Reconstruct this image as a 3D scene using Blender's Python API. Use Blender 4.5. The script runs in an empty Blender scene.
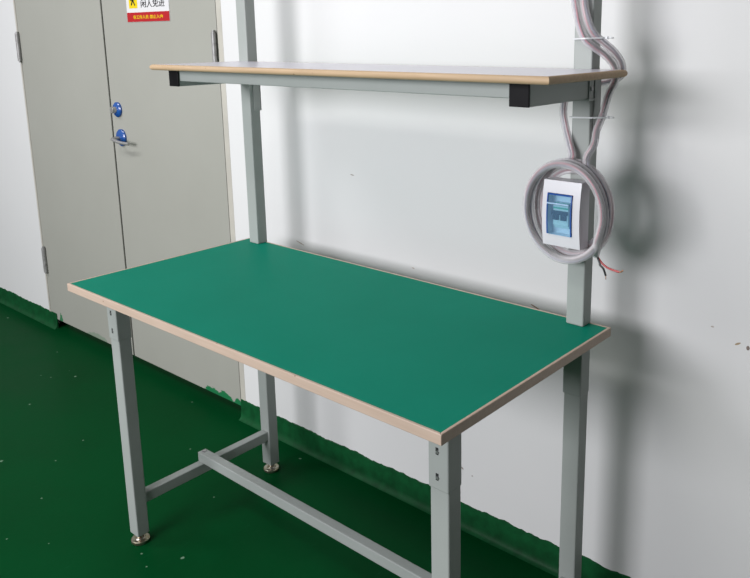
import bpy, bmesh, math, random
from mathutils import Vector, Matrix
random.seed(7)
C = bpy.context.scene.collection
sc = bpy.context.scene
PI = math.pi

# ------------------------------------------------------------------ dimensions (metres)
W, D, H, TT = 1.198, .566, .75, .0182          # table top
PL, PR, PW, PD = .0413, 1.1106, .0408, .0346   # post / leg positions and section
PY, FY = .5304, .0769                          # back and front leg fronts
WY = .70                                       # wall plane
ZS, STH = 1.281, .014                         # shelf top height, thickness

# ------------------------------------------------------------------ materials
KA = .74                                       # overall reflectance of the paints in this room
def dim(c): return tuple(v*KA for v in c)
def new_mat(name, col, rough=.5, metal=0., spec=.5):
    m = bpy.data.materials.new(name); m.use_nodes = True
    b = m.node_tree.nodes['Principled BSDF']
    b.inputs['Base Color'].default_value = (*dim(col), 1)
    b.inputs['Roughness'].default_value = rough
    b.inputs['Metallic'].default_value = metal
    b.inputs['Specular IOR Level'].default_value = spec
    return m, m.node_tree, b

def lin(r, g, b):
    f = lambda c: c/255/12.92 if c/255 <= .04045 else ((c/255+.055)/1.055)**2.4
    return (f(r), f(g), f(b))

def N(nt, t, **kw):
    n = nt.nodes.new(t)
    for k, v in kw.items(): setattr(n, k, v)
    return n
def sock(nt, s, v):
    if hasattr(v, 'links') or hasattr(v, 'is_linked'): nt.links.new(v, s)
    else: s.default_value = v
def M_(nt, op, a, b=None, clamp=False):
    n = N(nt, 'ShaderNodeMath', operation=op); n.use_clamp = clamp
    sock(nt, n.inputs[0], a)
    if b is not None: sock(nt, n.inputs[1], b)
    return n.outputs[0]
def MIX(nt, fac, a, b):
    n = N(nt, 'ShaderNodeMix', data_type='RGBA')
    sock(nt, n.inputs[0], fac)
    sock(nt, n.inputs[6], (*dim(a), 1) if isinstance(a, tuple) else a)
    sock(nt, n.inputs[7], (*dim(b), 1) if isinstance(b, tuple) else b)
    return n.outputs[2]
def noise(nt, scale, detail=3, rough=.5, vec=None):
    n = N(nt, 'ShaderNodeTexNoise')
    n.inputs['Scale'].default_value = scale; n.inputs['Detail'].default_value = detail
    n.inputs['Roughness'].default_value = rough
    if vec is not None: nt.links.new(vec, n.inputs['Vector'])
    return n.outputs['Fac']
def objco(nt): return N(nt, 'ShaderNodeTexCoord').outputs['Object']
def ramp(nt, fac, p0, p1):
    n = N(nt, 'ShaderNodeMapRange'); n.inputs[1].default_value = p0; n.inputs[2].default_value = p1
    nt.links.new(fac, n.inputs[0]); return n.outputs[0]
def bump(nt, b, h, strength, dist=.001):
    n = N(nt, 'ShaderNodeBump'); n.inputs['Strength'].default_value = strength; n.inputs['Distance'].default_value = dist
    nt.links.new(h, n.inputs['Height']); nt.links.new(n.outputs[0], b.inputs['Normal'])

def mottled(name, c0, c1, scale, rough=.5, metal=0., spec=.5, bs=0., bscale=200):
    m, nt, b = new_mat(name, c0, rough, metal, spec)
    co = objco(nt)
    nt.links.new(MIX(nt, ramp(nt, noise(nt, scale, 4, .6, co), .35, .65), c0, c1), b.inputs['Base Color'])
    if bs: bump(nt, b, noise(nt, bscale, 2, .5, co), bs)
    return m

WALLC = (.83, .84, .825)
# painted wall with a few nicks and scratches where the paint is chipped
mw, nt, b = new_mat('wall_paint', WALLC, .55, 0, .3)
co = objco(nt)
col = MIX(nt, ramp(nt, noise(nt, 1.6, 5, .6, co), .3, .75), WALLC, (.80, .81, .80))
sx = N(nt, 'ShaderNodeSeparateXYZ'); nt.links.new(co, sx.inputs[0])
wob = noise(nt, 90, 3, .6, co)
for (x, z, rx, rz, sl, cc) in [(.3112, .958, .010, .0018, -.1, (.35, .30, .26)), (.0712, .716, .022, .0022, -.25, (.45, .38, .32)),
        (.931, .697, .016, .0025, -.35, (.40, .27, .20)), (.947, .690, .010, .0018, -.2, (.40, .27, .20)), (.707, .178, .006, .003, -.4, (.2, .15, .13)),
        (.7415, .167, .003, .0022, 0, (.3, .25, .22)), (1.414, .726, .007, .003, .5, (.42, .33, .2)), (1.4345, .722, .004, .006, 0, (.25, .2, .17)),
        (.538, .722, .006, .0016, -.1, (.5, .42, .36)), (1.36, .75, .004, .002, 0, (.5, .45, .4))]:
    dx = M_(nt, 'SUBTRACT', sx.outputs[0], x)
    dz = M_(nt, 'SUBTRACT', M_(nt, 'SUBTRACT', sx.outputs[2], z), M_(nt, 'MULTIPLY', dx, sl))
    u = M_(nt, 'POWER', M_(nt, 'DIVIDE', dx, rx), 2.); v = M_(nt, 'POWER', M_(nt, 'DIVIDE', dz, rz), 2.)
    d = M_(nt, 'ADD', M_(nt, 'ADD', u, v), M_(nt, 'MULTIPLY', wob, 1.2))
    col = MIX(nt, M_(nt, 'LESS_THAN', d, 1.3), col, cc)
nt.links.new(col, b.inputs['Base Color'])
bump(nt, b, noise(nt, 45, 4, .6, co), .12, .002)

# green epoxy floor, flecked with paint chips, trowel marks
mf, nt, b = new_mat('floor_epoxy', (.012, .13, .045), .45, 0, .02)
co = objco(nt)
big = ramp(nt, noise(nt, 2.2, 5, .6, co), .3, .7)
col = MIX(nt, big, (.0008, .052, .0125), (.0012, .065, .0165))
mp = N(nt, 'ShaderNodeMapping'); mp.inputs['Scale'].default_value = (30, 4, 1); mp.inputs['Rotation'].default_value = (0, 0, .6)
nt.links.new(co, mp.inputs[0])
st = ramp(nt, noise(nt, 3, 5, .7, mp.outputs[0]), .62, .8)
col = MIX(nt, M_(nt, 'MULTIPLY', st, .35), col, (.02, .15, .065))
for scl, th, keep in ((9, .045, .55), (17, .05, .72)):
    vo = N(nt, 'ShaderNodeTexVoronoi'); vo.inputs['Scale'].default_value = scl
    vo.inputs['Randomness'].default_value = 1
    nt.links.new(co, vo.inputs['Vector'])
    sp = N(nt, 'ShaderNodeSeparateColor'); nt.links.new(vo.outputs['Color'], sp.inputs[0])
    dd = M_(nt, 'ADD', vo.outputs['Distance'], M_(nt, 'MULTIPLY', M_(nt, 'SUBTRACT', noise(nt, 160, 2, .5, co), .5), .06))
    msk = M_(nt, 'MULTIPLY', M_(nt, 'LESS_THAN', dd, th), M_(nt, 'GREATER_THAN', sp.outputs[0], keep))
    col = MIX(nt, M_(nt, 'MULTIPLY', msk, .55), col, (.30, .46, .33))
nt.links.new(col, b.inputs['Base Color'])
nt.links.new(M_(nt, 'ADD', M_(nt, 'MULTIPLY', big, .14), .32), b.inputs['Roughness'])
bump(nt, b, noise(nt, 60, 4, .6, co), .15, .002)

m_base = mottled('green_skirting_paint', (.004, .062, .018), (.006, .095, .028), 30, .5, 0, .15, .2, 60)

# door leaf: beige paint, patches of green floor paint dabbed along the bottom
def door_mat(name, spots):
    m, nt, b = new_mat(name, (.55, .54, .49), .5, 0, .35)
    co = objco(nt)
    col = MIX(nt, ramp(nt, noise(nt, 3, 4, .6, co), .3, .7), (.42, .425, .375), (.40, .405, .355))
    s = N(nt, 'ShaderNodeSeparateXYZ'); nt.links.new(co, s.inputs[0])
    mp = N(nt, 'ShaderNodeMapping'); mp.inputs['Rotation'].default_value = (0, .7, 0); mp.inputs['Scale'].default_value = (14, 1, 50)
    nt.links.new(co, mp.inputs[0])
    w = noise(nt, 2, 3, .6, mp.outputs[0])
    for x, rx, h, a in spots:
        u = M_(nt, 'POWER', M_(nt, 'DIVIDE', M_(nt, 'SUBTRACT', s.outputs[0], x), rx), 2.)
        z = M_(nt, 'DIVIDE', M_(nt, 'SUBTRACT', s.outputs[2], .045), h)
        d = M_(nt, 'ADD', M_(nt, 'ADD', u, z), M_(nt, 'MULTIPLY', w, 1.1))
        col = MIX(nt, M_(nt, 'MULTIPLY', M_(nt, 'LESS_THAN', d, 1.35), a), col, (.012, .19, .065))
    nt.links.new(col, b.inputs['Base Color'])
    bump(nt, b, noise(nt, 240, 2, .5, co), .08, .001)
    return m
m_leaf_l = door_mat('door_paint_worn', [(-1.66, .02, .05, .9), (-1.32, .11, .03, .35), (-1.08, .05, .015, .3)])
m_leaf_r = door_mat('door_paint', [(-.47, .06, .03, 1), (-.385, .06, .035, 1), (-.31, .03, .03, 1)])
m_frame = mottled('door_frame_paint', (.60, .585, .51), (.54, .525, .46), 12, .5, 0, .3)
m_dark = new_mat('dark_gap', (.012, .012, .012), .8)[0]

m_steel = mottled('grey_powder_coat', (.40, .435, .41), (.38, .415, .39), 8, .42, 0, .4, .06, 500)
m_steel2 = mottled('bracket_grey_metal', (.44, .47, .45), (.40, .43, .41), 20, .38, .2, .5)
m_black = mottled('black_plastic', (.004, .004, .005), (.007, .007, .008), 40, .5, 0, .12)
m_zinc = mottled('zinc_plated_foot', (.42, .38, .24), (.55, .53, .46), 60, .28, .9)
m_bolt = new_mat('bolt_dark_steel', (.09, .09, .095), .4, .7)[0]
m_boltl = new_mat('bolt_bright_steel', (.5, .5, .5), .35, .8)[0]
m_chrome = new_mat('chrome', (.55, .55, .54), .3, .65)[0]
m_hinge = mottled('hinge_steel', (.40, .40, .39), (.28, .28, .27), 50, .45, .3)
m_white = mottled('white_abs_plastic', (.83, .83, .86), (.80, .80, .83), 20, .35, 0, .5)
m_lami = mottled('white_laminate', (.76, .74, .82), (.73, .71, .79), 6, .28, 0, .5)
m_redw = new_mat('red_wire', (.55, .012, .012), .4)[0]
m_pinkw = new_mat('faded_red_wire', (.58, .13, .19), .45)[0]
m_bluew = new_mat('blue_grey_wire', (.22, .22, .33), .45)[0]
m_blackw = new_mat('black_wire', (.01, .01, .012), .4)[0]
m_copper = new_mat('copper', (.62, .33, .2), .3, .9)[0]
m_film = mottled('blue_protective_film', (.012, .075, .32), (.02, .11, .40), 60, .22, 0, .6)
m_breaker = new_mat('breaker_body', (.62, .72, .66), .4)[0]
m_green = new_mat('breaker_green_stripe', (.05, .40, .22), .4)[0]
m_signw = new_mat('sign_white', (.82, .82, .82), .35)[0]
m_signr = new_mat('sign_red', (.50, .008, .015), .35)[0]
m_signy = new_mat('sign_yellow', (.90, .68, .0), .35)[0]
m_signk = new_mat('sign_black', (.012, .012, .012), .4)[0]
m_tie = new_mat('white_nylon', (.80, .83, .84), .35)[0]

# green laminate / mat on the table top
m_top, nt, b = new_mat('green_laminate', (.02, .22, .14), .5, 0, .03)
co = objco(nt)
c = MIX(nt, ramp(nt, noise(nt, 4, 5, .6, co), .35, .7), (.005, .228, .146), (.007, .246, .160))
sm = ramp(nt, noise(nt, 7, 6, .7, co), .66, .8)
c = MIX(nt, M_(nt, 'MULTIPLY', sm, .22), c, (.06, .28, .20))
nt.links.new(c, b.inputs['Base Color'])
bump(nt, b, noise(nt, 900, 2, .5, co), .1, .0006)

# beech banding: fine lengthwise grain and small dark flecks
def wood(name, rot, c0, c1):
    m, nt, b = new_mat(name, c0, .5, 0, .35)
    co = objco(nt)
    mp = N(nt, 'ShaderNodeMapping'); mp.inputs['Rotation'].default_value = (0, 0, rot); mp.inputs['Scale'].default_value = (5, 90, 90)
    nt.links.new(co, mp.inputs[0])
    c = MIX(nt, ramp(nt, noise(nt, 1.6, 5, .65, mp.outputs[0]), .3, .7), c0, c1)
    c = MIX(nt, M_(nt, 'MULTIPLY', ramp(nt, noise(nt, 5, 4, .5, co), .45, .75), .35), c, tuple(v*.72 for v in c0))
    vo = N(nt, 'ShaderNodeTexVoronoi'); vo.inputs['Scale'].default_value = 26; nt.links.new(co, vo.inputs['Vector'])
    c = MIX(nt, M_(nt, 'MULTIPLY', M_(nt, 'LESS_THAN', vo.outputs['Distance'], .055), .7), c, (.16, .08, .04))
    nt.links.new(c, b.inputs['Base Color'])
    return m
m_wood = wood('beech_banding', 0, (.60, .475, .375), (.54, .415, .32))
m_wood2 = wood('beech_shelf_edge', 0, (.60, .44, .275), (.49, .345, .20))

# clear plastic hose and blue tinted cover: see-through with some white haze and a glossy skin
def clear(name, tint, body, frac, rough=.2):
    m = bpy.data.materials.new(name); m.use_nodes = True; nt = m.node_tree
    nt.nodes.clear()
    out = N(nt, 'ShaderNodeOutputMaterial')
    tr = N(nt, 'ShaderNodeBsdfTransparent'); tr.inputs[0].default_value = (*tint, 1)
    pb = N(nt, 'ShaderNodeBsdfPrincipled'); pb.inputs['Base Color'].default_value = (*dim(body), 1); pb.inputs['Roughness'].default_value = rough
    no = noise(nt, 35, 3, .6, objco(nt))
    fr = N(nt, 'ShaderNodeLayerWeight'); fr.inputs[0].default_value = .35
    f = M_(nt, 'ADD', M_(nt, 'ADD', M_(nt, 'MULTIPLY', fr.outputs['Facing'], .45), frac), M_(nt, 'MULTIPLY', no, .08), True)
    mx = N(nt, 'ShaderNodeMixShader'); nt.links.new(f, mx.inputs[0]); nt.links.new(tr.outputs[0], mx.inputs[1]); nt.links.new(pb.outputs[0], mx.inputs[2])
    nt.links.new(mx.outputs[0], out.inputs[0])
    return m
m_hose = clear('clear_pvc_hose', (.98, .97, .98), (1.1, 1.09, 1.1), .24, .25)
m_cover = clear('blue_clear_cover', (.72, .92, 1.0), (.40, .80, 1.3), .10, .12)

# ------------------------------------------------------------------ mesh helpers
def box(bm, x0, y0, z0, x1, y1, z1, mi=0):
    vs = [bm.verts.new((x, y, z)) for z in (z0, z1) for y in (y0, y1) for x in (x0, x1)]
    for f in ((0, 2, 3, 1), (4, 5, 7, 6), (0, 1, 5, 4), (1, 3, 7, 5), (3, 2, 6, 7), (2, 0, 4, 6)):
        fc = bm.faces.new([vs[i] for i in f]); fc.material_index = mi
def cyl(bm, p, q, r, n=20, r2=None):
    p, q = Vector(p), Vector(q); d = q-p
    m = Matrix.Translation((p+q)/2) @ d.to_track_quat('Z', 'Y').to_matrix().to_4x4()
    bmesh.ops.create_cone(bm, cap_ends=True, segments=n, radius1=r, radius2=r if r2 is None else r2, depth=d.length, matrix=m)
def lathe(bm, c, axis, prof, n=28):
    """prof: (distance along axis, radius)"""
    q = Vector(axis).to_track_quat('Z', 'Y').to_matrix(); c = Vector(c); rings = []
    for t, r in prof:
        rings.append([bm.verts.new(c + q @ Vector((r*math.cos(2*PI*k/n), r*math.sin(2*PI*k/n), t))) for k in range(n)])
    for a, b2 in zip(rings, rings[1:]):
        for k in range(n): bm.faces.new((a[k], a[(k+1) % n], b2[(k+1) % n], b2[k]))
    bm.faces.new(rings[0][::-1]); bm.faces.new(rings[-1])
def smooth_path(pts, sub=8):
    P = [Vector(p) for p in pts]; out = []
    for i in range(len(P)-1):
        p0, p1, p2, p3 = P[max(i-1, 0)], P[i], P[i+1], P[min(i+2, len(P)-1)]
        for k in range(sub):
            t = k/sub
            out.append(.5*((2*p1)+(p2-p0)*t+(2*p0-5*p1+4*p2-p3)*t*t+(3*p1-p0-3*p2+p3)*t**3))
    return out+[P[-1]]
def sweep(bm, path, r, n=10, closed=False, rib=0.):
    path = [Vector(p) for p in path]; rings = []; m = len(path)
    up = None
    for i, p in enumerate(path):
        t = (path[(i+1) % m]-path[i-1]) if closed else (path[min(i+1, m-1)]-path[max(i-1, 0)])
        t.normalize()
        if up is None: up = t.orthogonal().normalized()
        up = (up - t*up.dot(t)).normalized(); s = t.cross(up)
        rr = r*(1+rib*(i % 2))
        rings.append([bm.verts.new(p+rr*(math.cos(2*PI*k/n)*up+math.sin(2*PI*k/n)*s)) for k in range(n)])
    for i in range(m if closed else m-1):
        a, b2 = rings[i], rings[(i+1) % m]
        for k in range(n):
            f = bm.faces.new((a[k], a[(k+1) % n], b2[(k+1) % n], b2[k])); f.smooth = True
    if not closed:
        bm.faces.new(rings[0][::-1]); bm.faces.new(rings[-1])
def extrude_poly(bm, pts, axis, a, b2):
    """2-D outline pts in the two other axes, swept along axis from a to b2"""
    def v(p, t):
        l = list(p); l.insert(axis, t); return bm.verts.new(l)
    A = [v(p, a) for p in pts]; B = [v(p, b2) for p in pts]; n = len(pts)
    bm.faces.new(A); bm.faces.new(B[::-1])
    for i in range(n): bm.faces.new((A[i], B[i], B[(i+1) % n], A[(i+1) % n]))

def obj(name, bm, mat, parent=None, bevel=0., seg=2, smooth=False, kind=None, label=None):
    bmesh.ops.recalc_face_normals(bm, faces=bm.faces)
    me = bpy.data.meshes.new(name); bm.to_mesh(me); bm.free()
    for m in (mat if isinstance(mat, (list, tuple)) else [mat]): me.materials.append(m)
    if smooth:
        for p in me.polygons: p.use_smooth = True
        me.set_sharp_from_angle(angle=math.radians(40))
    o = bpy.data.objects.new(name, me); C.objects.link(o)
    if parent is not None: o.parent = parent
    if bevel:
        md = o.modifiers.new('bevel', 'BEVEL'); md.width = bevel; md.segments = seg; md.limit_method = 'ANGLE'
    if kind: o['kind'] = kind
    if label: o['label'] = label
    return o
def thing(name, label, cat, loc=(0, 0, 0), group=None):
    o = bpy.data.objects.new(name, None); C.objects.link(o); o.location = loc
    o.empty_display_size = .05; o['label'] = label; o['category'] = cat
    if group: o['group'] = group
    bpy.context.view_layer.update()
    return o
def attach(o, parent):                    # parts are modelled in world metres; keep them there
    o.parent = parent; o.matrix_parent_inverse = parent.matrix_world.inverted(); return o
def part(name, bm, mat, parent, **kw):
    return attach(obj(name, bm, mat, **kw), parent)
B = bmesh.new

# ================================================================== the setting
bm = B(); box(bm, -4.5, -5.5, -.1, 4.5, .95, 0)
obj('floor', bm, mf, kind='structure')
# back wall with a door opening
DX0, DX1, DZ = -1.775, -.262, 2.10
bm = B(); box(bm, -4.5, WY, 0, DX0, .95, 3.0); box(bm, DX1, WY, 0, 4.5, .95, 3.0); box(bm, DX0, WY, DZ, DX1, .95, 3.0)
obj('wall_back', bm, mw, kind='structure')

# coved skirting painted with the floor colour; its top edge is brushed unevenly
def skirting(name, x0, x1):
    bm = B(); n = int((x1-x0)/.008); rows = []
    ph = random.random()*9; jag = 0.
    for i in range(n+1):
        x = x0+(x1-x0)*i/n
        jag = .6*jag+random.uniform(-.0022, .0022); top = .0765+.0014*math.sin(x*9+ph)+.001*math.sin(x*23+1)+jag
        prof = [(WY-.0005, top), (WY-.003, top-.002), (WY-.0035, .05), (WY-.0045, .022), (WY-.007, .010), (WY-.012, .0035), (WY-.018, .0006), (WY-.018, -.002), (WY+.001, -.002), (WY+.001, top)]
        rows.append([bm.verts.new((x, y, z)) for y, z in prof])
    for a, b2 in zip(rows, rows[1:]):
        for k in range(len(a)):
            bm.faces.new((a[k], a[(k+1) % len(a)], b2[(k+1) % len(a)], b2[k]))
    bm.faces.new(rows[0]); bm.faces.new(rows[-1][::-1])
    return obj(name, bm, m_base, kind='structure', smooth=True)
skirting('baseboard_back_right', -.288, 4.4)
skirting('baseboard_back_left', -4.4, -1.70)

# double door
door = bpy.data.objects.new('door_1', None); C.objects.link(door); door.location = (-1.02, WY, 0); door['kind'] = 'structure'
bpy.context.view_layer.update()
bm = B()
box(bm, DX0, WY-.001, .062, -1.7635, .80, DZ); box(bm, -.289, WY-.001, .066, DX1, .80, DZ); box(bm, -1.7635, WY-.001, 2.07, -.289, .80, DZ)
box(bm, DX0, .76, 0, DX1, .80, DZ)
part('frame', bm, m_frame, door, bevel=.0015)
def leaf(x0, x1, mat):
    bm = B(); box(bm, x0, WY+.001, .046, x1, WY+.044, 2.066)
    return part('leaf', bm, mat, door, bevel=.0015)
ll = leaf(-1.761, -1.0205, m_leaf_l); lr = leaf(-1.0135, -.2945, m_leaf_r)
bm = B(); box(bm, -1.032, WY-.004, .05, -1.0165, WY+.001, 2.06); part('cover_strip', bm, m_leaf_l, ll, bevel=.001)
def hinge(x, z0, z1, par):
    bm = B(); k = 3; h = (z1-z0)/k
    for i in range(k): cyl(bm, (x, WY-.008, z0+i*h+.001), (x, WY-.008, z0+(i+1)*h-.001), .0085, 16)
    cyl(bm, (x, WY-.008, z0-.006), (x, WY-.008, z1+.006), .005, 12)
    box(bm, x-.018, WY-.003, z0, x+.004, WY+.002, z1)
    part('hinge', bm, m_hinge, par, smooth=True)
hinge(-1.757, 1.252, 1.374, ll); hinge(-1.745, .272, .392, ll); hinge(-.300, 1.252, 1.365, lr); hinge(-.300, .272, .392, lr)
# deadbolt rose with key cylinder, lever rose with lever handle
bm = B(); lathe(bm, (-.962, WY+.001, 1.078), (0, -1, 0), [(0, .029), (.006, .029), (.011, .024), (.013, .015), (.0132, .008)])
rose = part('lock_rose', bm, m_film, lr, smooth=True, label='blue film covered deadbolt rose')
bm = B(); lathe(bm, (-.962, WY-.012, 1.078), (0, -1, 0), [(-.004, .0125), (.014, .0125), (.016, .011)]); box(bm, -.9632, WY-.0295, 1.071, -.9608, WY-.0275, 1.085)
part('key_cylinder', bm, m_chrome, lr, smooth=True)
bm = B(); lathe(bm, (-.951, WY+.001, .970), (0, -1, 0), [(0, .033), (.006, .033), (.011, .028), (.013, .016), (.0132, .008)])
part('handle_rose', bm, m_film, lr, smooth=True, label='blue film covered handle rose')
bm = B()
sweep(bm, smooth_path([(-.951, WY-.01, .970), (-.951, WY-.034, .970), (-.947, WY-.043, .969), (-.93, WY-.047, .967), (-.89, WY-.045, .960), (-.842, WY-.036, .957)], 6), .0062, 12)
part('lever_handle', bm, m_chrome, lr, smooth=True)

# ================================================================== safety sign on the door
sign = thing('door_sign', 'white warning sign with red lower band and yellow pictogram on the beige door', 'sign', (-.694, WY+.001, 1.405))
bm = B(); box(bm, -.832, WY-.001, 1.405, -.556, WY+.0015, 1.53); part('sign_panel', bm, m_signw, sign)
bm = B(); box(bm, -.8315, WY-.0016, 1.4055, -.5565, WY-.0006, 1.4385); part('red_band', bm, m_signr, sign)
bm = B(); box(bm, -.8135, WY-.0016, 1.453, -.757, WY-.0006, 1.515); picto = part('pictogram', bm, m_signy, sign, bevel=.006)
picto.modifiers['bevel'].limit_method = 'ANGLE'
bm = B()
def bar2(bm, p, q, w):                     # flat bar in the sign plane
    p, q = Vector((p[0], 0, p[1])), Vector((q[0], 0, q[1])); d = (q-p).normalized(); n = Vector((-d.z, 0, d.x))*w/2
    f = [bm.verts.new(v+Vector((0, y, 0))) for y in (WY-.0022, WY-.0012) for v in (p-n, q-n, q+n, p+n)]
    for i in ((0, 1, 2, 3), (7, 6, 5, 4), (0, 4, 5, 1), (1, 5, 6, 2), (2, 6, 7, 3), (3, 7, 4, 0)): bm.faces.new([f[k] for k in i])
bar2(bm, (-.7855, 1.492), (-.786, 1.478), .014)
bar2(bm, (-.787, 1.480), (-.797, 1.464), .006); bar2(bm, (-.784, 1.480), (-.773, 1.463), .006)
bar2(bm, (-.790, 1.490), (-.800, 1.480), .005); bar2(bm, (-.781, 1.490), (-.771, 1.482), .005)
cyl(bm, (-.785, WY-.0022, 1.499), (-.785, WY-.0012, 1.499), .006, 16)
part('walking_figure', bm, m_signk, picto)
def cjk(name, txt, x, z, size, width, mat, par, bold=0.):
    cu = bpy.data.curves.new(name, 'FONT'); cu.body = txt; cu.size = size; cu.extrude = .0003; cu.offset = bold
    t = bpy.data.objects.new(name, cu); C.objects.link(t)
    bpy.context.view_layer.update()
    me = bpy.data.meshes.new_from_object(t.evaluated_get(bpy.context.evaluated_depsgraph_get()))
    bpy.data.objects.remove(t)
    xs = [v.co.x for v in me.vertices]; ys = [v.co.y for v in me.vertices]
    sx_ = width/(max(xs)-min(xs)); sy_ = size/(max(ys)-min(ys))
    for v in me.vertices:
        X = x+(v.co.x-min(xs))*sx_; Z = z+(v.co.y-min(ys))*sy_; v.co = (X, WY-.0018-v.co.z, Z)
    me.materials.clear(); me.materials.append(mat)
    o = bpy.data.objects.new(name, me); C.objects.link(o); attach(o, par); return o
cjk('black_lettering', '闲人免进', -.733, 1.4545, .029, .152, m_signk, sign)
cjk('yellow_lettering', '非工作人员', -.790, 1.415, .0135, .102, m_signy, sign, .0002)
cjk('yellow_lettering', '禁止入内', -.680, 1.415, .0135, .083, m_signy, sign, .0002)

# ================================================================== the workbench
wb = thing('workbench', 'grey steel workbench with green top, beech edging and raised shelf', 'workbench', (W/2, D/2, 0))
bm = B(); box(bm, .006, .006, H-TT, W-.006, D-.006, H); part('tabletop', bm, m_top, wb, label='green laminate tabletop')
top = wb.children[0]
def band(pts):
    bm = B(); z0, z1 = H-TT-.0008, H+.0004
    A = [bm.verts.new((x, y, z0)) for x, y in pts]; T = [bm.verts.new((x, y, z1)) for x, y in pts]
    bm.faces.new(A); bm.faces.new(T)
    for i in range(4): bm.faces.new((A[i], A[(i+1) % 4], T[(i+1) % 4], T[i]))
    return bm
e = .0062
m_woody = wood('beech_banding_side', PI/2, (.60, .475, .375), (.54, .415, .32))
for pts, m in (([(0, 0), (W, 0), (W-e, e), (e, e)], m_wood), ([(W, 0), (W, D), (W-e, D-e), (W-e, e)], m_woody),
               ([(W, D), (0, D), (e, D-e), (W-e, D-e)], m_wood), ([(0, D), (0, 0), (e, e), (e, D-e)], m_woody)):
    part('edge_banding', band(pts), m, top, bevel=.0014, seg=2, label='pale beech edge banding')

zt = H-TT-.0008
def leg(x, y, back):
    bm = B(); box(bm, x, y, .027, x+PW, y+PD, zt-.02)
    l = part('leg', bm, m_steel, wb, bevel=.003, seg=3)
    # outer sleeve the leg telescopes into
    bm = B(); s0 = .591
    box(bm, x-.0026, y-.0018, s0, x+PW+.0006, y+PD+.0018, zt)
    sl = part('leg_sleeve', bm, m_steel, l, bevel=.003, seg=3)
    ysg = y-.0018
    for z in (() if back else (.664, .616)):
        bm = B(); box(bm, x+PW/2-.006, ysg-.0004, z-.0065, x+PW/2, ysg+.001, z+.0065)
        part('slot', bm, m_bolt, l)
        bm = B(); cyl(bm, (x+PW/2-.0018, ysg+.001, z-.001), (x+PW/2-.0018, ysg-.002, z-.001), .0028, 10)
        part('bolt', bm, m_boltl, l)
    # levelling foot
    bm = B(); c = (x+PW/2, y+PD/2, 0)
    lathe(bm, c, (0, 0, 1), [(0, .022), (.003, .0245), (.009, .0245), (.011, .0225), (.0115, .014), (.014, .012), (.0145, .0095), (.020, .0095), (.020, .006), (.04, .006)])
    part('levelling_foot', bm, m_zinc, l, smooth=True, label='brassy zinc levelling foot')
    bm = B(); cyl(bm, (c[0], c[1], .0145), (c[0], c[1], .0215), .0105, 6); part('lock_nut', bm, mottled('rusty_nut', (.16, .07, .05), (.22, .14, .1), 60, .5, .6), l)
for x in (PL, PR):
    for y in (FY, PY): leg(x, y, y == PY)
# cross rails low down between front and back leg, and the long stretcher lying on them
for x in (PL, PR):
    bm = B(); box(bm, x+.008, FY+PD-.001, .112, x+.034, PY+.001, .143); part('side_rail', bm, m_steel, wb, bevel=.0025, seg=2)
bm = B(); box(bm, PL+.010, .296, .143, PR+.036, .323, .1725)
stre = part('stretcher', bm, m_steel, wb, bevel=.0025, seg=2)
for x in (PL+.0085, PR+.0355):
    bm = B(); box(bm, x, .2985, .1455, x+.002, .3205, .170); part('end_plug', bm, m_black, stre)
for x in (PL+.021, PR+.021):
    bm = B(); lathe(bm, (x, .3095, .1725), (0, 0, 1), [(0, .0065), (.002, .006), (.0035, .003)]); part('bolt', bm, m_boltl, stre, smooth=True)
# posts
for x in (PL, PR):
    bm = B(); box(bm, x, PY, H, x+PW, PY+PD, 2.05); p_ = part('post', bm, m_steel, wb, bevel=.003, seg=3)
    bm = B(); box(bm, x-.001, PY-.001, 2.05, x+PW+.001, PY+PD+.001, 2.056); part('end_cap', bm, m_black, p_)
    # channel bracket gripping the post behind the shelf arm
    bm = B(); z0, z1 = 1.142, 1.262
    box(bm, x+PW+.0002, PY+.012, z0, x+PW+.0024, PY+PD+.0024, z1); box(bm, x-.0024, PY+.012, z0, x-.0002, PY+PD+.0024, z1); box(bm, x-.0024, PY+PD+.0002, z0, x+PW+.0024, PY+PD+.0024, z1)
    part('post_bracket', bm, m_steel2, p_)
# shelf arms, front rail
YA, ZB, ZA = .3046, 1.2238, ZS-STH
for x in (PL, PR):
    bm = B(); box(bm, x, YA+.004, ZB, x+PW, PY-.0002, ZA); a_ = part('shelf_arm', bm, m_steel, wb, bevel=.0025)
    bm = B(); box(bm, x-.0003, YA, ZB-.0003, x+PW+.0003, YA+.0045, ZA-.0003); part('end_cap', bm, m_black, a_, bevel=.0012, label='black plastic end cap')
    bm = B(); box(bm, x+PW, PY-.012, ZB-.001, x+PW+.003, PY+.003, ZA-.001); box(bm, x+PW, PY-.018, ZB-.003, x+PW+.006, PY+.012, ZB+.0005)
    part('arm_bracket', bm, m_steel2, a_)
    bm = B(); cyl(bm, (x+PW+.0025, PY-.005, 1.244), (x+PW+.006, PY-.005, 1.244), .0045, 6); part('bolt', bm, m_boltl, a_)
bm = B(); box(bm, PL+PW, YA+.006, ZB+.0135, PR, YA+.034, ZA); part('shelf_rail', bm, m_steel, wb, bevel=.002)
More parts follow.
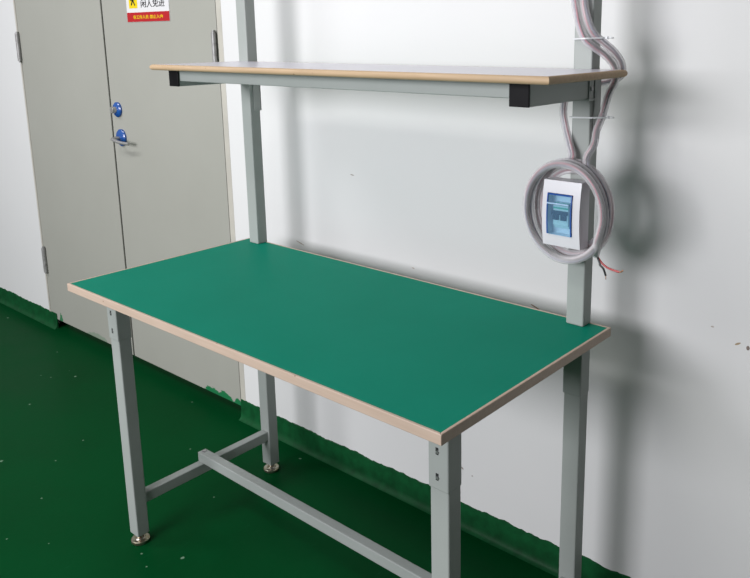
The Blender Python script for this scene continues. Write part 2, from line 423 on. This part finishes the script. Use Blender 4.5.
# shelf board with rounded beech edges
SX0, SX1, SY0, SY1 = .030, 1.2195, .2576, PY+.015
bm = B(); i_ = .008; nt_ = PY-.001
extrude_poly(bm, [(SX0+i_, SY0+i_), (SX1-i_, SY0+i_), (SX1-i_, SY1-i_), (PR+PW+.002, SY1-i_), (PR+PW+.002, nt_), (PR-.002, nt_), (PR-.002, SY1-i_),
    (PL+PW+.002, SY1-i_), (PL+PW+.002, nt_), (PL-.002, nt_), (PL-.002, SY1-i_), (SX0+i_, SY1-i_)], 2, ZA, ZS); shelf = part('shelf', bm, m_lami, wb, label='white laminate shelf board')
def bull(p, q, inward, mat):
    """rounded edging strip from p to q (x, y), mitred at both ends"""
    p, q, n_ = Vector((*p, 0)), Vector((*q, 0)), Vector((*inward, 0)); t = (q-p).normalized(); bm = B(); rows = []
    h = STH; prof = []
    for k in range(9):
        a = -PI/2+PI*k/8; prof.append((.0065-.0065*math.cos(a), h/2+h/2*math.sin(a)*1.01))
    prof += [(.0085, h*1.005), (.0085, -h*.005)]
    for base, s in ((p, 1), (q, -1)):
        rows.append([bm.verts.new(base+n_*i+t*s*i+Vector((0, 0, ZA+z))) for i, z in prof])
    n = len(prof)
    for k in range(n): bm.faces.new((rows[0][k], rows[0][(k+1) % n], rows[1][(k+1) % n], rows[1][k]))
    bm.faces.new(rows[0]); bm.faces.new(rows[1])
    part('edge_banding', bm, mat, shelf, smooth=True, label='rounded beech shelf edging')
m_wood2y = wood('beech_shelf_edge_side', PI/2, (.56, .385, .215), (.45, .30, .16))
bull((SX0, SY0), (SX1, SY0), (0, 1), m_wood2); bull((SX1, SY0), (SX1, SY1), (-1, 0), m_wood2y)
for xa, xb in ((SX1, PR+PW+.002), (PR-.002, PL+PW+.002)): bull((xa, SY1), (xb, SY1), (0, -1), m_wood2)
bull((SX0, SY1), (SX0, SY0), (1, 0), m_wood2y)

# ================================================================== breaker box on the right post
BX, BZ0, BZ1, BYF, BYB = 1.1235, .9305, 1.0645, .4715, PY-.0185
BW = .0422
bx = thing('breaker_box', 'white switch box with blue clear cover on the right post', 'breaker box', (BX, BYB, BZ0))
hz = (BZ1-BZ0)/2; zc = (BZ0+BZ1)/2
WX0, WX1, WZ0, WZ1 = BX-.031, BX+.026, zc-.043, zc+.042
def yf(z): u = (z-zc)/hz; return BYF+.0015+.007*u*u
bm = B()
zs_ = sorted([BZ0+(BZ1-BZ0)*i/16 for i in range(17)]+[WZ0, WZ1]); xs_ = [BX-BW, WX0, WX1, BX+BW]
g = [[bm.verts.new((x, yf(z), z)) for x in xs_] for z in zs_]
for i in range(len(zs_)-1):
    for j in range(3):
        zm = (zs_[i]+zs_[i+1])/2
        if j == 1 and WZ0 < zm < WZ1: continue
        bm.faces.new((g[i][j], g[i][j+1], g[i+1][j+1], g[i+1][j]))
bk = [[bm.verts.new((x, BYB, z)) for x in (BX-BW, BX+BW)] for z in zs_]
for i in range(len(zs_)-1):
    for j, gi in ((0, 0), (1, 3)): bm.faces.new((g[i][gi], g[i+1][gi], bk[i+1][j], bk[i][j]))
    bm.faces.new((bk[i][0], bk[i][1], bk[i+1][1], bk[i+1][0]))
for i in (0, -1): bm.faces.new((*g[i], bk[i][1], bk[i][0]))
# well behind the window
iw = [i for i, z in enumerate(zs_) if WZ0-1e-9 <= z <= WZ1+1e-9]; WD = BYF+.024
wl = {(i, j): bm.verts.new((xs_[j], WD, zs_[i])) for i in iw for j in (1, 2)}
for a, c in zip(iw, iw[1:]):
    for j in (1, 2): bm.faces.new((g[a][j], g[c][j], wl[(c, j)], wl[(a, j)]))
    bm.faces.new((wl[(a, 1)], wl[(a, 2)], wl[(c, 2)], wl[(c, 1)]))
for i in (iw[0], iw[-1]): bm.faces.new((g[i][1], g[i][2], wl[(i, 2)], wl[(i, 1)]))
hs = part('housing', bm, m_white, bx, bevel=.003, seg=3)
bm = B(); box(bm, BX-.020, BYB-.0005, zc-.045, BX+.020, PY-.0002, zc+.045); part('mounting_block', bm, m_white, bx, bevel=.002)
bm = B(); box(bm, BX-.020, BYF+.008, zc-.024, BX+.014, WD+.0005, zc+.017)
box(bm, BX-.020, BYF+.0125, zc-.030, BX+.014, WD+.0005, zc+.022)
br = part('circuit_breaker', bm, m_breaker, bx, bevel=.001)
bm = B(); box(bm, BX-.0205, BYF+.0116, zc+.0172, BX+.0145, BYF+.0128, zc+.0222); box(bm, BX-.020, BYF+.0076, zc+.010, BX+.014, BYF+.0082, zc+.0135); part('stripe', bm, m_green, br)
bm = B()
for sx0 in (-.018, -.001): box(bm, BX+sx0, BYF+.002, zc-.012, BX+sx0+.0115, BYF+.0085, zc-.001)
box(bm, BX-.0215, BYF+.0015, zc-.001, BX+.0135, BYF+.0085, zc+.0065)
part('toggle_lever', bm, m_black, br, bevel=.001)
# hinged clear cover, lip along the top
bm = B()
cz = [WZ0+.001+(WZ1-WZ0-.002)*i/12 for i in range(13)]
for k, (xa, xb) in enumerate(((WX0+.0008, WX1-.0008),)):
    fr_ = [[bm.verts.new((x, yf(z)-(.0028 if z < WZ1-.018 else .0012)+o, z)) for x in (xa, xb)] for z in cz for o in (0,)]
    bk_ = [[bm.verts.new((x, yf(z)+.0012, z)) for x in (xa, xb)] for z in cz]
    for i in range(12):
        bm.faces.new((fr_[i][0], fr_[i][1], fr_[i+1][1], fr_[i+1][0]))
        for j in (0, 1): bm.faces.new((fr_[i][j], fr_[i+1][j], bk_[i+1][j], bk_[i][j]))
    for i in (0, 12): bm.faces.new((fr_[i][0], fr_[i][1], bk_[i][1], bk_[i][0]))
cov = part('flip_cover', bm, m_cover, bx, label='blue transparent flip cover')
m_rim = new_mat('blue_cover_rim', (.02, .10, .42), .25)[0]
bm = B()
for x in (WX0+.0006, WX1-.0026): 
    for i in range(12):
        za, zb_ = cz[i], cz[i+1]; ya, yb = yf(za)-.0032, yf(zb_)-.0032
        v = [bm.verts.new(p) for p in ((x, ya, za), (x+.002, ya, za), (x+.002, yb, zb_), (x, yb, zb_), (x, ya+.004, za), (x+.002, ya+.004, za), (x+.002, yb+.004, zb_), (x, yb+.004, zb_))]
        for f in ((0, 1, 2, 3), (4, 7, 6, 5), (0, 3, 7, 4), (1, 5, 6, 2)): bm.faces.new([v[q] for q in f])
box(bm, WX0+.0006, yf(WZ1)-.0032, WZ1-.0035, WX1-.0006, yf(WZ1)+.001, WZ1-.0006)
part('cover_rim', bm, m_rim, cov)
bm = B(); box(bm, WX0+.0022, yf(WZ1-.019)-.0065, WZ1-.0215, WX1-.005, yf(WZ1-.019)-.001, WZ1-.0185)
part('finger_lip', bm, new_mat('pale_blue_lip', (.50, .72, .95), .2)[0], cov, bevel=.0008)

# ================================================================== clear hose with wires
hose = thing('wire_conduit', 'clear plastic hose with red and dark wires coiled around the switch box', 'hose', (1.12, PY, 1.0))
R = .0076
CX_, CZ_ = 1.1245, 1.0005
# run coming down the right: from above the frame, behind the shelf end, into the coil
runR = [(1.108, .512, 1.52), (1.114, .510, 1.455), (1.122, .508, 1.41), (1.1265, .507, 1.393), (1.134, .507, 1.365), (1.147, .508, 1.338), (1.160, .519, 1.324), (1.174, .545, 1.306), (1.180, .572, 1.282), (1.179, .574, 1.255), (1.1735, .562, 1.232), (1.1695, .545, 1.188), (1.1665, .530, 1.162), (1.1690, .517, 1.137), (1.158, .510, 1.112)]
def loop(turns, start, r0, r1, y0, y1, dx=0, dz=0, sx_=.885, sz_=1.0, jit=.0012):
    out = []; n = int(abs(turns)*20)
    for i in range(n+1):
        t = i/n; a = start+2*PI*turns*t; r = r0+(r1-r0)*t+jit*math.sin(2.3*a+start*5)
        out.append((CX_+dx+sx_*r*math.cos(a), y0+(y1-y0)*t, CZ_+dz+sz_*r*math.sin(a)))
    return out
coilR = loop(-2.234, 1.12, .0990, .0985, .506, .476)
endR = [(1.2010, .482, .953), (1.1930, .497, .934), (1.1855, .511, .923), (1.180, .519, .916)]
# the second run comes up the left side, passes behind the post under the shelf and joins the first
runL = [(1.125, .520, 1.52), (1.130, .517, 1.45), (1.138, .515, 1.41), (1.1415, .514, 1.393), (1.150, .514, 1.368), (1.160, .520, 1.347), (1.171, .534, 1.333), (1.183, .562, 1.312), (1.1865, .588, 1.288), (1.176, .606, 1.266), (1.148, .6125, 1.254), (1.110, .606, 1.246), (1.090, .582, 1.238), (1.085, .550, 1.222), (1.0905, .532, 1.195), (1.0985, .528, 1.165), (1.112, .520, 1.138), (1.124, .512, 1.112)]
coilL = loop(1.614, 1.72, .0985, .0930, .517, .5215, .001, .001)
def wires(path, mats, off):
    for k, (nm, m) in enumerate(mats):
        bm = B(); P = []
        for i, p in enumerate(path):
            t = (path[min(i+1, len(path)-1)]-path[max(i-1, 0)]).normalized()
            u = t.cross(Vector((0, 1, 0))).normalized(); v = t.cross(u)
            a = k*2*PI/len(mats)+i*.05+off; P.append(p+(u*math.cos(a)+v*math.sin(a))*.0028)
        sweep(bm, P, .0019, 6); part(nm, bm, m, hose)
for pts, off, extra in ((runR+coilR, 0, endR), (runL+coilL, 1.6, [])):
    path = smooth_path(pts+extra, 5)
    bm = B(); sweep(bm, path, R, 12, rib=.05); part('tube', bm, m_hose, hose, label='clear plastic tube')
    wires(path, [('red_wire', m_pinkw), ('blue_wire', m_bluew), ('black_wire', m_blackw)] if off == 0 else [('red_wire', m_pinkw), ('blue_wire', m_bluew)], off)
# an inner turn lying close round the box
path = smooth_path(loop(1.0, .4, .079, .079, .5212, .5212, .004, .003, .93, 1.0, .001)[:-1], 3)
bm = B(); sweep(bm, path, R, 12, closed=True, rib=.05); part('tube', bm, m_hose, hose)
wires(path, [('red_wire', m_pinkw), ('blue_wire', m_bluew)], .8)
# bare ends that stick out at the lower right
bm = B(); sweep(bm, smooth_path([(1.178, .5205, .920), (1.184, .521, .909), (1.189, .520, .900), (1.191, .519, .895), (1.1985, .519, .8885), (1.204, .519, .8755)], 6), .0022, 8)
wk = part('black_wire', bm, m_blackw, hose, smooth=True, label='black wire end hanging out of the hose')
bm = B(); sweep(bm, [(1.204, .519, .8755), (1.2045, .519, .868)], .0009, 6); part('bare_end', bm, m_copper, wk)
bm = B(); sweep(bm, smooth_path([(1.178, .5205, .9195), (1.186, .522, .9065), (1.194, .522, .8985), (1.2055, .521, .8925), (1.2186, .52, .890), (1.232, .52, .8885)], 6), .0022, 8)
wr = part('red_wire', bm, m_redw, hose, smooth=True, label='red wire end hanging out of the hose')
bm = B(); sweep(bm, smooth_path([(1.232, .52, .8885), (1.236, .52, .8895), (1.240, .52, .8935)], 3), .0018, 6); part('bare_end', bm, m_copper, wr)

# cable ties round post and hose
def tie(label, z, outline, tilt, head):
    t = thing('cable_tie', label, 'cable tie', (PR+PW/2, PY, z))
    pts = []; n0 = len(outline)                       # cut the corners of the outline a little
    for i in range(n0):
        a, b2, c = (Vector(outline[(i+k) % n0]) for k in (-1, 0, 1))
        pts += [b2+(a-b2).normalized()*.003, b2+(c-b2).normalized()*.003]
    bm = B(); n = len(pts); h, th = .0014, .0006; zz = lambda p: z+tilt*(p.x-PR)
    rings = []
    for i, p in enumerate(pts):
        tg = (pts[(i+1) % n]-pts[i-1]).normalized(); d = Vector((tg.y, -tg.x))*th
        rings.append([bm.verts.new((p.x+d.x*a, p.y+d.y*a, zz(p)+b2)) for a, b2 in ((-1, -h), (1, -h), (1, h), (-1, h))])
    for i in range(n):
        a, c = rings[i], rings[(i+1) % n]
        for k in range(4): bm.faces.new((a[k], a[(k+1) % 4], c[(k+1) % 4], c[k]))
    part('strap', bm, m_tie, t)
    hp = Vector(head); hz_ = zz(hp)
    bm = B(); box(bm, hp.x-.002, hp.y-.0035, hz_-.0025, hp.x+.004, hp.y+.0035, hz_+.0025); part('locking_head', bm, m_tie, t, bevel=.0006)
    bm = B(); sweep(bm, [(hp.x+.003, hp.y, hz_), (hp.x+.009, hp.y-.001, hz_+.0005), (hp.x+.015, hp.y, hz_-.0005)], .0016, 6); part('tail', bm, m_tie, t)
tie('white cable tie round the post above the shelf', 1.3385, [(PR-.0015, PY-.0015), (1.143, .498), (1.155, .4985), (1.180, .519), (1.182, .532), (1.156, .5665), (PR-.0015, .5665)], .03, (1.182, .526))
tie('thin white cable tie round the post just below the shelf', 1.1855, [(PR-.004, PY-.004), (1.1545, PY-.004), (1.171, .533), (1.180, .540), (1.180, .551), (1.156, .571), (PR-.004, .571)], .04, (1.180, .546))

# ================================================================== light
def area_light(name, x, y, z, l, power, col=(1, .985, .96), w=.09):
    li = bpy.data.lights.new(name, 'AREA'); li.shape = 'RECTANGLE'; li.size = l; li.size_y = w; li.energy = power; li.color = col
    o = bpy.data.objects.new(name, li); C.objects.link(o); o.location = (x, y, z); return o
area_light('ceiling_tube_near', .22, -.95, 2.85, 1.0, 14, (1, .985, .955), w=.36)
area_light('fill_light_left', -1.5, -1.1, 2.85, 1.2, 21, (.96, .955, 1), w=.3)  # added fill light, brightens the left wall and the left of the table
win = area_light('window_light', .04, -3.3, 1.82, 2.3, 97, (.97, .95, 1), w=1.1); win.rotation_euler = (math.radians(85), 0, math.radians(11))
# the rest of the hall: daylight from the far front left, dimmer to the right
wo = bpy.data.worlds.new('world'); sc.world = wo; wo.use_nodes = True
nt = wo.node_tree; bg = nt.nodes['Background']
ge = N(nt, 'ShaderNodeTexCoord').outputs['Generated']
dp = N(nt, 'ShaderNodeVectorMath', operation='DOT_PRODUCT'); nt.links.new(ge, dp.inputs[0])
dp.inputs[1].default_value = Vector((-.50, -.78, .38)).normalized()
k = M_(nt, 'POWER', M_(nt, 'MAXIMUM', dp.outputs['Value'], 0.), 1.5)
nt.links.new(M_(nt, 'ADD', M_(nt, 'MULTIPLY', k, .20), .015), bg.inputs[1])
bg.inputs[0].default_value = (.96, .97, 1.0, 1)

# ================================================================== camera
f_px, ppx, ppy = 772.06, 54.6, -89.03
yaw, pitch, roll = .69183, -.21022, -.00917
f = Vector((-math.sin(yaw)*math.cos(pitch), math.cos(yaw)*math.cos(pitch), math.sin(pitch)))
r = Vector((math.cos(yaw), math.sin(yaw), 0)); u = r.cross(f)
c_, s_ = math.cos(roll), math.sin(roll); r2 = c_*r+s_*u; u2 = -s_*r+c_*u
cam = bpy.data.cameras.new('camera'); co_ = bpy.data.objects.new('camera', cam); C.objects.link(co_)
cam.sensor_fit = 'HORIZONTAL'; cam.sensor_width = 36; cam.lens = f_px*36/750
cam.shift_x = -ppx/750; cam.shift_y = ppy/750; cam.clip_start = .05
m3 = Matrix((r2, u2, -f)).transposed().to_4x4(); m3.translation = (1.87542, -.84063, 1.34842)
co_.matrix_world = m3
sc.camera = co_
sc.view_settings.view_transform = 'Standard'; sc.view_settings.look = 'None'; sc.view_settings.gamma = 1
sc.view_settings.use_curve_mapping = False; sc.view_settings.exposure = .87
